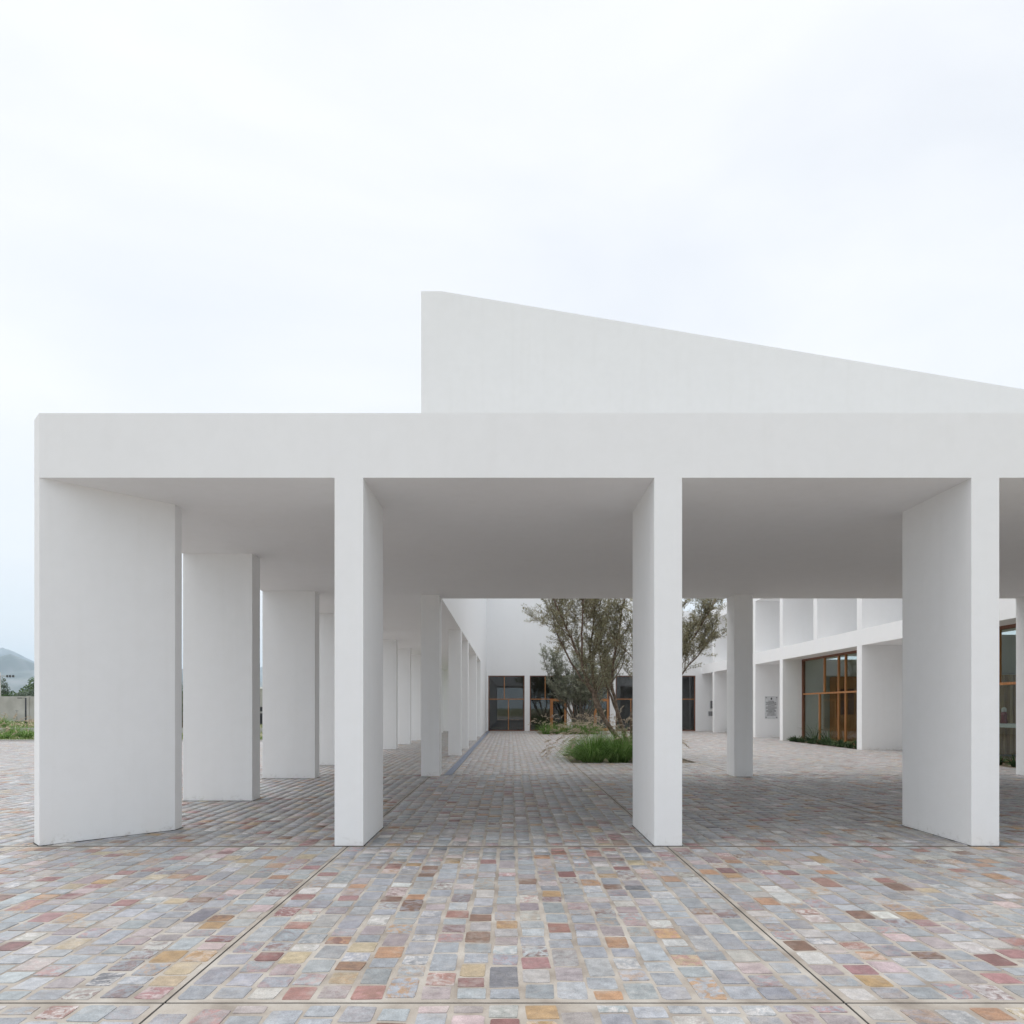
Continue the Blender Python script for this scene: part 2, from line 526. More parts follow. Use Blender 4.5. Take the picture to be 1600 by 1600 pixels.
def lay_stones(x0, x1, y0, y1, pitch=0.19):
    """rows run into the picture; yields (cx, cy, width, length)"""
    n = max(1, round((x1 - x0 - 0.06) / pitch))
    w = (x1 - x0 - 0.06) / n
    out = []
    for i in range(n):
        cx = x0 + 0.03 + (i + 0.5) * w
        y = y0 + rng.uniform(0.035, 0.055)
        while True:
            L = rng.choice((0.125, 0.145, 0.16, 0.18, 0.20, 0.22, 0.15, 0.17, 0.30 if rng.random() < 0.6 else 0.19)) * rng.uniform(0.92, 1.1)
            if y + L > y1 - 0.035:
                L = y1 - rng.uniform(0.035, 0.05) - y
                if L < 0.07: break
                if L > 0.33: L = 0.2
            sw = w - rng.uniform(0.018, 0.040)
            out.append((cx + rng.uniform(-0.008, 0.008), y + L / 2, sw, L))
            y += L + rng.uniform(0.012, 0.034)
            if y > y1 - 0.08: break
    return out

def sett_mesh(k):
    """one split-faced sett of unit size: uneven outline, nicked corners, almost flush flat top"""
    r = random.Random(100 + k)
    j = lambda a: r.uniform(-a, a)
    c = [(-0.5 + j(.04), -0.5 + j(.04)), (0.5 + j(.04), -0.5 + j(.04)), (0.5 + j(.04), 0.5 + j(.04)), (-0.5 + j(.04), 0.5 + j(.04))]
    out = []
    for i in range(4):
        p, a, b = c[i], c[i - 1], c[(i + 1) % 4]
        t1, t2 = (r.uniform(0.015, 0.06) for _ in range(2))
        if r.random() < 0.15: t1, t2 = t1 * 3, t2 * 3
        out.append((p[0] + (a[0] - p[0]) * t1, p[1] + (a[1] - p[1]) * t1))
        out.append((p[0] + (b[0] - p[0]) * t2, p[1] + (b[1] - p[1]) * t2))
        f = r.uniform(0.35, 0.65)
        out.append((p[0] + (b[0] - p[0]) * f + j(.018), p[1] + (b[1] - p[1]) * f + j(.018)))
    n = len(out)
    V = [(x, y, -0.006) for x, y in out] + [(x * 0.972, y * 0.972, 0.0016 + j(0.0006)) for x, y in out]
    F = [(i, (i + 1) % n, n + (i + 1) % n, n + i) for i in range(n)] + [tuple(range(n, 2 * n))]
    me = bpy.data.meshes.new("stone")
    me.from_pydata(V, [], F)
    me.update()
    me.materials.append(M['stone_obj'])
    return me
SETTS = [sett_mesh(k) for k in range(20)]

def in_view(x, y, slack=2.2):
    return y > 0.5 and abs(x) < 0.765 * y + slack

def stones_field(name, lst, parent, mat=None):
    """many setts joined, with colour attribute"""
    n = len(lst)
    if n == 0: return None
    V = np.zeros((n, 8, 3)); C = np.zeros((n, 8, 4))
    for i, (cx, cy, w, L) in enumerate(lst):
        h = rng.uniform(-0.0005, 0.0035)
        tx, ty = rng.uniform(-.0012, .0012), rng.uniform(-.0012, .0012)
        q = [(-w / 2, -L / 2), (w / 2, -L / 2), (w / 2, L / 2), (-w / 2, L / 2)]
        for k, (a, b) in enumerate(q):
            a += rng.uniform(-.006, .006); b += rng.uniform(-.006, .006)
            V[i, k] = (cx + a, cy + b, -0.012)
            V[i, k + 4] = (cx + a * 0.96, cy + b * 0.96, h + (tx if a > 0 else -tx) + (ty if b > 0 else -ty))
        C[i, :] = stone_colour()
    base = (np.arange(n) * 8)[:, None, None]
    quads = np.array([[4, 5, 6, 7], [0, 1, 5, 4], [1, 2, 6, 5], [2, 3, 7, 6], [3, 0, 4, 7]])[None]
    F = (base + quads).reshape(-1, 4)
    me = bpy.data.meshes.new(name)
    me.vertices.add(n * 8)
    me.vertices.foreach_set("co", V.reshape(-1))
    me.loops.add(len(F) * 4)
    me.loops.foreach_set("vertex_index", F.reshape(-1).astype(np.int32))
    me.polygons.add(len(F))
    me.polygons.foreach_set("loop_start", (np.arange(len(F)) * 4).astype(np.int32))
    me.polygons.foreach_set("loop_total", np.full(len(F), 4, dtype=np.int32))
    me.update(calc_edges=True)
    at = me.attributes.new("col", 'FLOAT_COLOR', 'POINT')
    at.data.foreach_set("color", C.reshape(-1))
    me.materials.append(mat or M['stone_att'])
    o = link(bpy.data.objects.new(name, me), parent)
    o["kind"] = "stuff"
    return o

GAP = 0.007
def panel(x0, x1, y0, y1, singles=0, label=None):
    """one cast panel: mortar slab with setts bedded in it; joints stay open between panels"""
    g0 = 0.020 if abs(y0 - 7.93) < .01 else (0.044 if abs(y0 - 16.42) < .01 else GAP)
    g1 = 0.020 if abs(y1 - 7.93) < .01 else (0.044 if abs(y1 - 16.42) < .01 else GAP)
    p = box("pavement", x0 + GAP, x1 - GAP, y0 + g0, y1 - g1, -0.2, -0.0012 if y1 < 8 else -0.0026, M['mortar'], None)
    tag(p, label or "stone sett paving panel with pale mortar", None, None, "structure")
    st = [s for s in lay_stones(x0, x1, y0, y1) if in_view(s[0], s[1])]
    if singles:
        st.sort(key=lambda s: (s[1] - 0.0) * 1.0 + 0.25 * abs(s[0]))
        near = [s for s in st if s[1] > 3.25 and abs(s[0]) < 0.77 * s[1] + 0.15][:singles]
        ns = set(near)
        rest = [s for s in st if s not in ns]
        for (cx, cy, w, L) in near:
            o = bpy.data.objects.new("stone", SETTS[rng.randrange(len(SETTS))])
            flip = rng.choice((0, math.pi))
            o.location = (cx, cy, rng.uniform(-0.0012, 0.0015))
            o.rotation_euler = (rng.uniform(-.004, .004), rng.uniform(-.005, .005), flip + rng.uniform(-.016, .016))
            o.scale = (w, L, 1)
            o.color = stone_colour()
            link(o, p)
    else:
        rest = st
    stones_field("paving_stones", rest, p, M['stone_dusty'] if y1 > 17 else (M['stone_filmy'] if y1 > 8 else None))
    return p

fore = box("pavement", -45, 30, -40, -1.02, -0.2, -0.002, M['mortar'])
tag(fore, "paved forecourt behind the viewer", None, None, "structure")
bed = box("joint_bed", -40, 16, -3, 49, -0.26, -0.06, M['joint'])
tag(bed, "dark bed showing in the open joints between paving panels", None, None, "structure")

def filler(x0, x1, y0, y1):
    o = box("joint_filler", x0, x1, y0, y1, -0.12, -0.0035, M['joint'])
    tag(o, "dark open joint between paving panels", None, None, "structure")
for yj, hw in ((3.71, 0.0085), (7.93, 0.021), (16.42, 0.045)):
    filler(-38, -5.61, yj - hw, yj + hw); filler(-5.59, 13.55, yj - hw, yj + hw)
XJ = [-5.60, -1.88, 1.82, 5.52, 9.22, 12.92, 16.0]
XL = [-5.60 - 3.7 * i for i in range(0, 10)][::-1]
for i in range(len(XJ) - 1):
    s = 300 if i < 3 else 0
    panel(XJ[i], XJ[i + 1], 3.71, 7.93, s, "foreground stone sett paving panel")
    panel(XJ[i], XJ[i + 1], -1.0, 3.71, 120 if i < 3 else 0, "nearest stone sett paving panel")
    panel(XJ[i], XJ[i + 1], 7.93, 16.42, 0, "stone sett paving under the portico roof")
for xj in XJ[:-1]:
    for (a, b) in ((-1, 3.69), (3.73, 7.90), (7.96, 16.37)):
        filler(xj - 0.0075, xj + 0.0075, a, b)
for (a, b) in ((16.47, 20.09), (23.91, 42.09)):
    filler(1.82 - .012, 1.82 + .012, a, b); filler(5.52 - .012, 5.52 + .012, a, b)
for i in range(len(XL) - 1):
    for (a, b) in ((-1.0, 3.71), (3.71, 7.93), (7.93, 16.42), (16.42, 33.2)):
        if in_view(min(abs(XL[i + 1]), abs(XL[i])), b, 3.0):
            panel(XL[i], XL[i + 1], a, b, 0, "stone sett paving of the open forecourt")
# left gallery and courtyard
PIT1 = (1.82, 5.52, 20.1, 23.9)
PIT2 = (1.82, 5.52, 42.1, 47.2)
panel(-5.60, -1.60, 16.42, 48.5, 0, "stone sett paving along the side gallery")
panel(-1.40, 1.82, 16.42, 48.6, 0, "stone sett paving of the courtyard")
for (a, b) in ((16.42, 20.1), (23.9, 42.1), (47.2, 48.6)):
    panel(1.82, 5.52, a, b, 0, "stone sett paving of the courtyard between planting pits")
panel(5.52, 9.22, 16.42, 48.6, 0, "stone sett paving of the courtyard")
panel(9.22, 13.58, 16.42, 48.6, 0, "stone sett paving of the courtyard by the side building")
for k, pz in enumerate((PIT1, PIT2)):
    o = box("soil_bed", pz[0] - 0.02, pz[1] + 0.02, pz[2] - 0.02, pz[3] + 0.02, -0.25, -0.055, M['soil'])
    tag(o, "bare gravelly soil in the planting pit", None, None, "structure")
o = box("soil_bed", 13.58, 15.6, 15.3, 48.4, -0.25, -0.02, M['soil'])
tag(o, "soil strip below the side windows", None, None, "structure")

# ------------------------------------------------------------------ portico
portico = thing("portico", "white rendered portico with flat roof slab on blade pillars", "portico", (0, 7.9, 0))
SL0, SL1 = 4.28, 5.03
prism("roof_slab", [(-5.47, 7.93), (21, 7.93), (21, 16.65), (-1.67, 16.65), (-1.67, 48.5), (-5.66, 48.5), (-5.66, 8.12)], SL0, SL1, M['stucco'], portico)
S = M['stucco']
prism("roof_surface", [(-5.2, 8.2), (20.7, 8.2), (20.7, 16.05), (-2.15, 16.05), (-2.15, 48.2), (-5.4, 48.2), (-5.4, 8.4)], SL1 - 0.02, SL1 + 0.004, M['roofing'], portico)
pc_ = prism("pillar", [(-5.47, 7.93), (-4.405, 8.975), (-4.405, 9.165), (-4.605, 9.165), (-5.66, 8.12)], -0.02, SL0, S, portico, 0.006)
pc_["label"] = "diagonal corner pillar"
prism("base_shadow", [(-5.47, 7.915), (-4.39, 8.965), (-4.39, 9.18), (-4.61, 9.18), (-5.675, 8.12)], -0.03, 0.0046, M['joint'], portico)  # dark collar that paints the contact shadow line at the corner pillar's foot
def base_shadow(a, b, y0, y1):  # contact shadow at a pillar foot, painted as a thin dark collar
    box("base_shadow", a - 0.011, b + 0.011, y0 - 0.011, y1 + 0.011, -0.03, 0.0046, M['joint'], portico)
for (a, b) in ((-2.04, -1.705), (1.675, 2.0), (5.36, 5.685), (9.05, 9.38), (12.74, 13.07)):
    yb = 9.17 if a < 0 else 9.33
    box("pillar", a, b, 7.93, yb, -0.02, SL0, S, portico, 0.006, True)
    base_shadow(a, b, 7.93, yb)
for y in (11.81, 15.60, 19.25, 22.95, 26.75, 30.45, 34.1, 37.8, 41.5, 45.2):
    box("pillar", -5.66, -4.46, y, y + 0.37, -0.02, SL0, S, portico, 0.006, True)
    if y < 20: base_shadow(-5.66, -4.46, y, y + 0.37)
for (a, b, y0, y1) in ((-2.10, -1.67, 16.10, 16.65), (5.27, 5.71, 16.05, 16.60), (12.3, 13.05, 16.05, 16.60),
                       (-2.10, -1.67, 23.2, 23.65), (-2.10, -1.67, 27.1, 27.55), (-2.10, -1.67, 33.9, 34.35)):
    box("pillar", a, b, y0, y1, -0.02, SL0, S, portico, 0.006, True)
box("wall", -2.10, -1.67, 38.7, 48.5, -0.02, SL0, S, portico)
box("end_wall", -5.66, -2.10, 48.1, 48.5, -0.02, SL0, S, portico)
box("side_wall", 13.6, 21, 8.2, 15.6, -0.02, SL0, S, portico)

high = thing("high_wall", "tall white wall with sloping top rising behind the portico roof", "wall", (-2, 16.1, 5.03))
prism_xz("front_wall", [(-2.10, SL1), (21, SL1), (21, 7.64), (-1.61, 11.45), (-2.10, 11.45)], 16.12, 16.65, S, high)
box("side_wall", -2.10, -1.67, 16.65, 48.5, SL1, 11.45, S, high)

# ------------------------------------------------------------------ windows
def pane_box(name, axis, plane, a0, a1, z0, z1, mat, parent, t=0.012):
    if axis == 'x': return box(name, a0, a1, plane - t / 2, plane + t / 2, z0, z1, mat, parent)
    return box(name, plane - t / 2, plane + t / 2, a0, a1, z0, z1, mat, parent)

def bar(name, axis, plane, a0, a1, z0, z1, mat, parent, d=0.10, off=0.0):
    if axis == 'x': return box(name, a0, a1, plane - d / 2 + off, plane + d / 2 + off, z0, z1, mat, parent, 0.004)
    return box(name, plane - d / 2 + off, plane + d / 2 + off, a0, a1, z0, z1, mat, parent, 0.004)

def window(parent, axis, plane, a0, a1, z0, z1, zt, ups, lows, fm, mm, gm, fw=0.07, bw=0.055, door=None):
    """outer frame (part) > mullions, transom, panes (sub-parts)"""
    ox, oy, oz = parent_loc(parent)
    bm = bmesh.new()
    d = 0.14
    def add(u0, u1, w0, w1):
        if axis == 'x': bm_box(bm, u0 - ox, u1 - ox, plane - d / 2 - oy, plane + d / 2 - oy, w0 - oz, w1 - oz)
        else: bm_box(bm, plane - d / 2 - ox, plane + d / 2 - ox, u0 - oy, u1 - oy, w0 - oz, w1 - oz)
    add(a0, a0 + fw, z0, z1); add(a1 - fw, a1, z0, z1)
    add(a0 + fw, a1 - fw, z1 - fw, z1); add(a0 + fw, a1 - fw, z0, z0 + fw)
    fr = obj_from_bm("window_frame", bm, fm, parent)
    fr.location = (0, 0, 0)
    bar("transom", axis, plane, a0 + fw, a1 - fw, zt - bw / 2, zt + bw / 2, mm, fr)
    us = [a0 + fw] + list(ups) + [a1 - fw]
    ls = [a0 + fw] + list(lows) + [a1 - fw]
    for u in ups: bar("mullion", axis, plane, u - bw / 2, u + bw / 2, zt + bw / 2, z1 - fw, mm, fr)
    for u in lows: bar("mullion", axis, plane, u - bw / 2, u + bw / 2, z0 + fw, zt - bw / 2, mm, fr)
    for seq, w0, w1 in ((us, zt + bw / 2, z1 - fw), (ls, z0 + fw, zt - bw / 2)):
        for i in range(len(seq) - 1):
            b0 = seq[i] + (bw / 2 if i > 0 else 0); b1 = seq[i + 1] - (bw / 2 if i < len(seq) - 2 else 0)
            pane_box("pane", axis, plane, b0, b1, w0, w1, gm, fr)
    if door:
        u0, u1 = door
        bm = bmesh.new()
        fw2 = 0.13
        def add2(p0, p1, w0, w1):
            bm_box(bm, p0 - ox, p1 - ox, plane - 0.115 - oy, plane - 0.055 - oy, w0 - oz, w1 - oz)
        zt2 = zt - bw / 2
        add2(u0, u0 + fw2, z0 + 0.02, zt2); add2(u1 - fw2, u1, z0 + 0.02, zt2)
        add2(u0 + fw2, u1 - fw2, zt2 - fw2, zt2); add2(u0 + fw2, u1 - fw2, z0 + 0.02, z0 + 0.2)
        obj_from_bm("door_frame", bm, M['wood'], fr)
        box("door_handle", u0 + 0.045, u0 + 0.085, plane - 0.16, plane - 0.115, 0.95, 1.15, M['galv'], fr)
    return fr

# ------------------------------------------------------------------ back building
BY = 48.5
back = thing("back_building", "white back wing across the courtyard with wood framed glazing", "building", (6, BY, 0))
def back_top(x): return 11.45 + (x + 1.67) * (8.3 - 11.45) / 15.27
prism_xz("upper_wall", [(-1.67, 3.93), (15.5, 3.93), (15.5, 7.9), (13.6, 8.28), (-1.67, 11.45)], BY, BY + 0.4, S, back)
WX = [(-1.545, 1.03), (1.40, 4.05), (4.45, 7.09), (7.50, 10.14), (10.50, 13.18)]
piers = [(-1.67, -1.545)] + [(WX[i][1], WX[i + 1][0]) for i in range(4)] + [(13.18, 15.5)]
for a, b in piers:
    box("pier", a, b, BY, BY + 0.4, -0.02, 3.93, S, back)
ups = [[-0.41], [2.50], [6.95], [8.9], [11.8]]
lows = [[-0.115], [2.88], [6.0], [8.6], []]
doors = [None, (2.92, 3.98), (6.02, 7.02), None, None]
for (a, b), u, l, dr in zip(WX, ups, lows, doors):
    window(back, 'x', BY + 0.14, a, b, 0.0, 3.93, 2.26, u, l, M['wood_dark'], M['wood'], M['glass_dark'], door=dr)
# the hall behind the glass
ox, oy, oz = parent_loc(back)
bm = bmesh.new()
bm_box(bm, -1.67 - ox, 15.5 - ox, BY + 8.0 - oy, BY + 8.2 - oy, -0.02, 4.2)
bm_box(bm, -1.87 - ox, -1.67 - ox, BY + 0.4 - oy, BY + 8.2 - oy, -0.02, 4.2)
bm_box(bm, 15.5 - ox, 15.7 - ox, BY + 0.4 - oy, BY + 8.2 - oy, -0.02, 4.2)
bm_box(bm, -1.87 - ox, 15.7 - ox, BY + 0.4 - oy, BY + 8.2 - oy, 4.2, 4.4)
bm_box(bm, -1.87 - ox, 15.7 - ox, BY + 0.1 - oy, BY + 8.2 - oy, -0.20, -0.03)
obj_from_bm("hall_interior", bm, M['room'], back)
for x in (-0.6, 0.35):
    t = thing("table", "dim table inside the leftmost hall window" if x < 0 else "dim table in the hall beside the first pier", "table", (x, BY + 3.2, 0))
    box("table_top", x - 0.35, x + 0.35, BY + 2.9, BY + 3.5, 0.72, 0.76, M['wood'], t)
    for dx in (-0.3, 0.3):
        for dy in (-0.25, 0.25):
            box("leg", x + dx - 0.02, x + dx + 0.02, BY + 3.2 + dy - 0.02, BY + 3.2 + dy + 0.02, -0.03, 0.72, M['darkpaint'], t)

# ------------------------------------------------------------------ side building on the right
XR = 13.6
XB = 15.5
side = thing("side_building", "white two storey side wing with deep blade fins and long windows", "building", (XR, 31, 0))
fins = [18.96, 22.77, 26.58, 30.41, 34.24, 38.03, 41.84, 45.66]
B0, B1, P0, P1 = 4.04, 4.67, 7.54, 8.28
FT = 0.19
for y in fins:
    if abs(y - 30.41) > 0.1 and abs(y - 18.96) > 0.1:
        box("fin", XR, XB, y - FT, y + FT, -0.1, B0, S, side)
    box("fin", XR, XB, y - FT, y + FT, B1, P0, S, side)
box("fin", XR, XB, 15.6, 15.98, -0.1, B0, S, side)
box("fin", XR, XB, 15.6, 15.98, B1, P0, S, side)
box("floor_beam", XR, XB, 15.6, BY, B0, B1, S, side)
box("parapet", XR, XB, 15.6, BY, P0, P1, S, side)
box("upper_wall", XB, XB + 0.3, 15.6, BY, B0, P1, S, side)
for (a, b) in ((22.96, 26.39), (34.43, 37.84), (38.22, 41.65), (42.03, 45.47), (45.85, BY)):
    box("niche_wall", XB, XB + 0.3, a, b, -0.1, B0, S, side)
    # paved floor of the niche
    pn = panel(XR - 0.02, XB, a, b, 0, "stone sett paving inside a niche of the side wing")
WP = 14.62
window(side, 'y', WP, 26.77, 34.05, 0.0, B0, 2.31, [28.3, 29.7, 30.34, 31.7], [28.3, 29.7, 30.34, 32.2], M['wood_dark'], M['wood'], M['glass'], fw=0.10, bw=0.075)
window(side, 'y', WP, 15.98, 22.58, 0.0, B0, 2.33, [18.0, 20.4], [18.0], M['wood_dark'], M['wood'], M['glass'], fw=0.10, bw=0.075)
ox, oy, oz = parent_loc(side)
def room(y0, y1):
    bm = bmesh.new()
    bm_box(bm, 19.5 - ox, 19.7 - ox, y0 - oy, y1 - oy, -0.1, 0.6)
    bm_box(bm, 19.5 - ox, 19.7 - ox, y0 - oy, y1 - oy, 4.0, 4.2)
    bm_box(bm, WP + 0.075 - ox, 19.5 - ox, y0 - 0.1 - oy, y0 + 0.03 - oy, -0.1, 4.035)
    bm_box(bm, WP + 0.075 - ox, 19.5 - ox, y1 - 0.03 - oy, y1 + 0.1 - oy, -0.1, 4.035)
    bm_box(bm, XB + 0.3 - ox, 19.7 - ox, y0 - oy, y1 - oy, 4.2, 4.4)
    r = obj_from_bm("room_interior", bm, M['room_pale'], side)
    window(side, 'y', 19.6, y0, y1, 0.6, 4.0, 2.31, [y0 + 2.4, y0 + 4.8], [y0 + 2.4, y0 + 4.8], M['wood_dark'], M['wood'], M['glass'], fw=0.08)  # unseen glazed back wall, added to let daylight brighten the room
    box("room_floor", WP - 0.02, 19.5, y0, y1, -0.2, 0.02, M['curtain'], side)
room(26.77, 34.05)
room(15.98, 22.58)
cab = thing("cabinet", "tall brown wooden cupboard seen through the long side window", "cupboard", (16.8, 33.2, 0))
box("carcass", 15.9, 19.3, 33.3, 33.95, 0.02, 3.15, M['wood'], cab)
box("door", 15.95, 16.75, 33.26, 33.298, 1.3, 2.55, M['wood_dark'], cab)
box("door", 16.95, 17.75, 33.26, 33.298, 0.15, 2.9, M['wood'], cab)
box("door", 17.95, 18.85, 33.26, 33.298, 0.15, 2.9, M['wood_dark'], cab)
cur = thing("curtain", "ochre curtain hanging inside the near side window", "curtain", (15.2, 22.3, 0))
V, F = [], []
NN = 60
for i in range(NN + 1):
    x = 14.85 - 15.2 + i * 3.2 / NN
    dy = 0.05 * math.sin(i * 1.35) + 0.02 * math.sin(i * 3.1)
    V += [(x, dy - 0.1, 0.1), (x, dy - 0.1, 2.7), (x, dy - 0.085, 2.7), (x, dy - 0.085, 0.1)]
for i in range(NN):
    a, b = i * 4, (i + 1) * 4
    for k in range(4):
        F.append((a + k, b + k, b + (k + 1) % 4, a + (k + 1) % 4))
obj_from_py("curtain_cloth", V, F, M['curtain'], cur)
box("curtain_rail", 14.8, 18.1, 22.2, 22.24, 2.72, 2.76, M['galv'], cur)
shelf = thing("window_ledge", "pale stone ledge behind the near side window", "ledge", (15.1, 21, 0.9))
box("slab", 14.75, 15.35, 16.2, 22.15, 1.03, 1.14, M['concrete'], shelf)
box("support", 14.95, 15.15, 16.3, 16.5, 0.02, 1.03, M['concrete'], shelf)
box("support", 14.95, 15.15, 21.8, 22.0, 0.02, 1.03, M['concrete'], shelf)
fig = thing("figurine", "small figurine with pale head and dark red robe on the ledge", "figurine", (15.05, 20.8, 1.14))
def lathe(name, prof, mat, parent, sides=14):
    V, F = [], []
    for r, z in prof:
        for k in range(sides):
            t = 2 * math.pi * k / sides
            V.append((r * math.cos(t), r * math.sin(t), z))
    for i in range(len(prof) - 1):
        for k in range(sides):
            k2 = (k + 1) % sides
            F.append((i * sides + k, i * sides + k2, (i + 1) * sides + k2, (i + 1) * sides + k))
    F.append(tuple(range(sides))[::-1]); F.append(tuple((len(prof) - 1) * sides + k for k in range(sides)))
    return obj_from_py(name, V, F, mat, parent, True)
lathe("robe", [(0.10, 0.0), (0.095, 0.05), (0.075, 0.18), (0.085, 0.27), (0.07, 0.33), (0.03, 0.36)], M['red_cloth'], fig)
lathe("veil", [(0.035, 0.33), (0.065, 0.37), (0.068, 0.43), (0.05, 0.48), (0.01, 0.50)], M['pale_cloth'], fig)

# ------------------------------------------------------------------ plaques
pl = thing("plaque", "tall metal plaque with dark engraved lines on a fin of the side wing", "plaque", (14.475, 37.84, 1.65))
py = 37.84
box("plate", 14.12, 14.83, py - 0.022, py - 0.008, 1.03, 2.27, M['plate'], pl, 0.003)
for bx_ in (14.18, 14.77):
    for bz_ in (1.10, 2.20):
        box("bolt", bx_ - 0.022, bx_ + 0.022, py - 0.045, py - 0.0225, bz_ - 0.022, bz_ + 0.022, M['ink'], pl, 0.006)
r = random.Random(3)
bm = bmesh.new()
ox, oy, oz = parent_loc(pl)
for i in range(13):
    z = 1.98 - i * 0.064
    half = r.choice((0.18, 0.24, 0.27, 0.27, 0.29))
    if i == 0: half = 0.16
    x = 14.475 - half
    while x < 14.475 + half - 0.02:
        w = r.uniform(0.03, 0.09)
        w = min(w, 14.475 + half - x)
        bm_box(bm, x - ox, x + w - ox, py - 0.0255 - oy, py - 0.0225 - oy, z - oz, z + r.uniform(0.022, 0.034) - oz)
        x += w + r.uniform(0.012, 0.02)
e = obj_from_bm("lettering", bm, M['ink'], pl); e["kind"] = "stuff"
prism_xz("crest", [(14.475 + 0.05 * math.sin(a * math.pi / 5) * (1 if a % 2 else 0.7), 2.135 + 0.065 * math.cos(a * math.pi / 5)) for a in range(10)], py - 0.026, py - 0.0225, M['ink'], pl)
for nm, lab, x0, x1, z0, z1 in (("plaque", "upper of two small dark plaques on the far corner wall", 14.18, 14.62, 1.55, 2.15),
                                ("plaque", "lower of two small dark plaques on the far corner wall", 14.05, 14.62, 1.04, 1.40)):
    p2 = thing(nm, lab, "plaque", ((x0 + x1) / 2, BY, (z0 + z1) / 2))
    box("plate", x0, x1, BY - 0.025, BY - 0.006, z0, z1, M['plate'], p2, 0.003)
    bm = bmesh.new()
    ox, oy, oz = parent_loc(p2)
    z = z1 - 0.08
    while z > z0 + 0.05:
        bm_box(bm, x0 + 0.05 - ox, x1 - 0.05 - r.uniform(0, .08) - ox, BY - 0.028 - oy, BY - 0.0255 - oy, z - oz, z + 0.05 - oz)
        z -= 0.075
    e = obj_from_bm("lettering", bm, M['ink'], p2); e["kind"] = "stuff"

# ------------------------------------------------------------------ drain channel
dr = thing("drain_channel", "long blue grey metal drain grating along the courtyard edge", "drain", (-1.5, 16.5, 0))
ox, oy, oz = parent_loc(dr)
bm = bmesh.new()
for (a, b) in ((-1.592, -1.572), (-1.428, -1.408)):
    bm_box(bm, a - ox, b - ox, 16.44 - oy, 48.4 - oy, -0.05, 0.004)
obj_from_bm("frame", bm, M['metal'], dr)
bm = bmesh.new()
y = 16.46
while y < 48.35:
    bm_box(bm, -1.571 - ox, -1.429 - ox, y - oy, y + 0.03 - oy, -0.03, 0.001)
    y += 0.045
e = obj_from_bm("grating", bm, M['metal'], dr); e["kind"] = "stuff"

# ------------------------------------------------------------------ vegetation
def leaf_into(V, F, p, d, up, L, W):
    s = d.cross(up)
    if s.length < 1e-4: s = d.orthogonal()
    s.normalize()
    b = len(V)
    V.append(tuple(p)); V.append(tuple(p + d * L * 0.45 + s * W * 0.5))
    V.append(tuple(p + d * L)); V.append(tuple(p + d * L * 0.45 - s * W * 0.5))
    F.append((b, b + 1, b + 2, b + 3))

def rv(r, a=1.0):
    return Vector((r.gauss(0, a), r.gauss(0, a), r.gauss(0, a)))

def grow_tree(name, label, loc, stems, seed, leafmat, bark, n1=10, n2=7, leaves=44, L1=(0.9, 1.9), L2=(0.45, 0.9), leaf=(0.085, 0.022), start=0.35, up1=0.75, group=None):
    r = random.Random(seed)
    t = thing(name, label, "tree", loc, group)
    V, F, LV, LF = [], [], [], []
    for pts, r0, r1 in stems:
        # resample the stem with slight wobble
        P = [Vector(p) for p in pts]
        Q = []
        for i in range(len(P) - 1):
            for k in range(4):
                f = k / 4
                Q.append(P[i].lerp(P[i + 1], f) + rv(r, 0.018) * (1 if (i or k) else 0))
        Q.append(P[-1])
        n = len(Q)
        rad = [r0 + (r1 - r0) * (i / (n - 1)) ** 0.8 for i in range(n)]
        tube_into(V, F, Q, rad, 8)
        for b in range(n1):
            f = start + (1 - start) * ((b + r.random()) / n1)
            i = min(n - 2, int(f * (n - 1)))
            p = Q[i].copy()
            d0 = (Q[i + 1] - Q[i]).normalized()
            d = (d0 * 0.6 + Vector((r.gauss(0, .55), r.gauss(0, .55), up1))).normalized()
            LL = r.uniform(*L1) * (1.15 - 0.45 * f)
            pts1 = [p]
            ns = 6
            for k in range(ns):
                d = (d + rv(r, 0.13) + Vector((0, 0, 0.06))).normalized()
                pts1.append(pts1[-1] + d * LL / ns)
            ra = max(0.008, rad[i] * 0.42)
            tube_into(V, F, pts1, [ra * (1 - 0.75 * k / ns) for k in range(ns + 1)], 5)
            for c in range(n2):
                g = 0.2 + 0.8 * (c + r.random()) / n2
                j = min(ns - 1, int(g * ns))
                q = pts1[j].lerp(pts1[j + 1], r.random())
                dd = ((pts1[j + 1] - pts1[j]).normalized() * 0.7 + Vector((r.gauss(0, .55), r.gauss(0, .55), r.gauss(0.35, .3)))).normalized()
                l2 = r.uniform(*L2)
                tw = [q]
                for k in range(4):
                    dd = (dd + rv(r, 0.15) - Vector((0, 0, 0.05))).normalized()
                    tw.append(tw[-1] + dd * l2 / 4)
                tube_into(V, F, tw, [0.006, 0.0055, 0.005, 0.004, 0.002], 3)
                m = int(leaves * r.uniform(0.5, 1.3))
                for k in range(m):
                    u = r.random() ** 0.8 * 3.999
                    a = tw[int(u)].lerp(tw[int(u) + 1], u - int(u))
                    ld = (dd * 0.6 + rv(r, 0.6)).normalized()
                    leaf_into(LV, LF, a + rv(r, 0.035), ld, rv(r), leaf[0] * r.uniform(.6, 1.25), leaf[1] * r.uniform(.7, 1.3))
    obj_from_py("trunk", V, F, bark, t, True)
    obj_from_py("crown", LV, LF, leafmat, t)
    return t

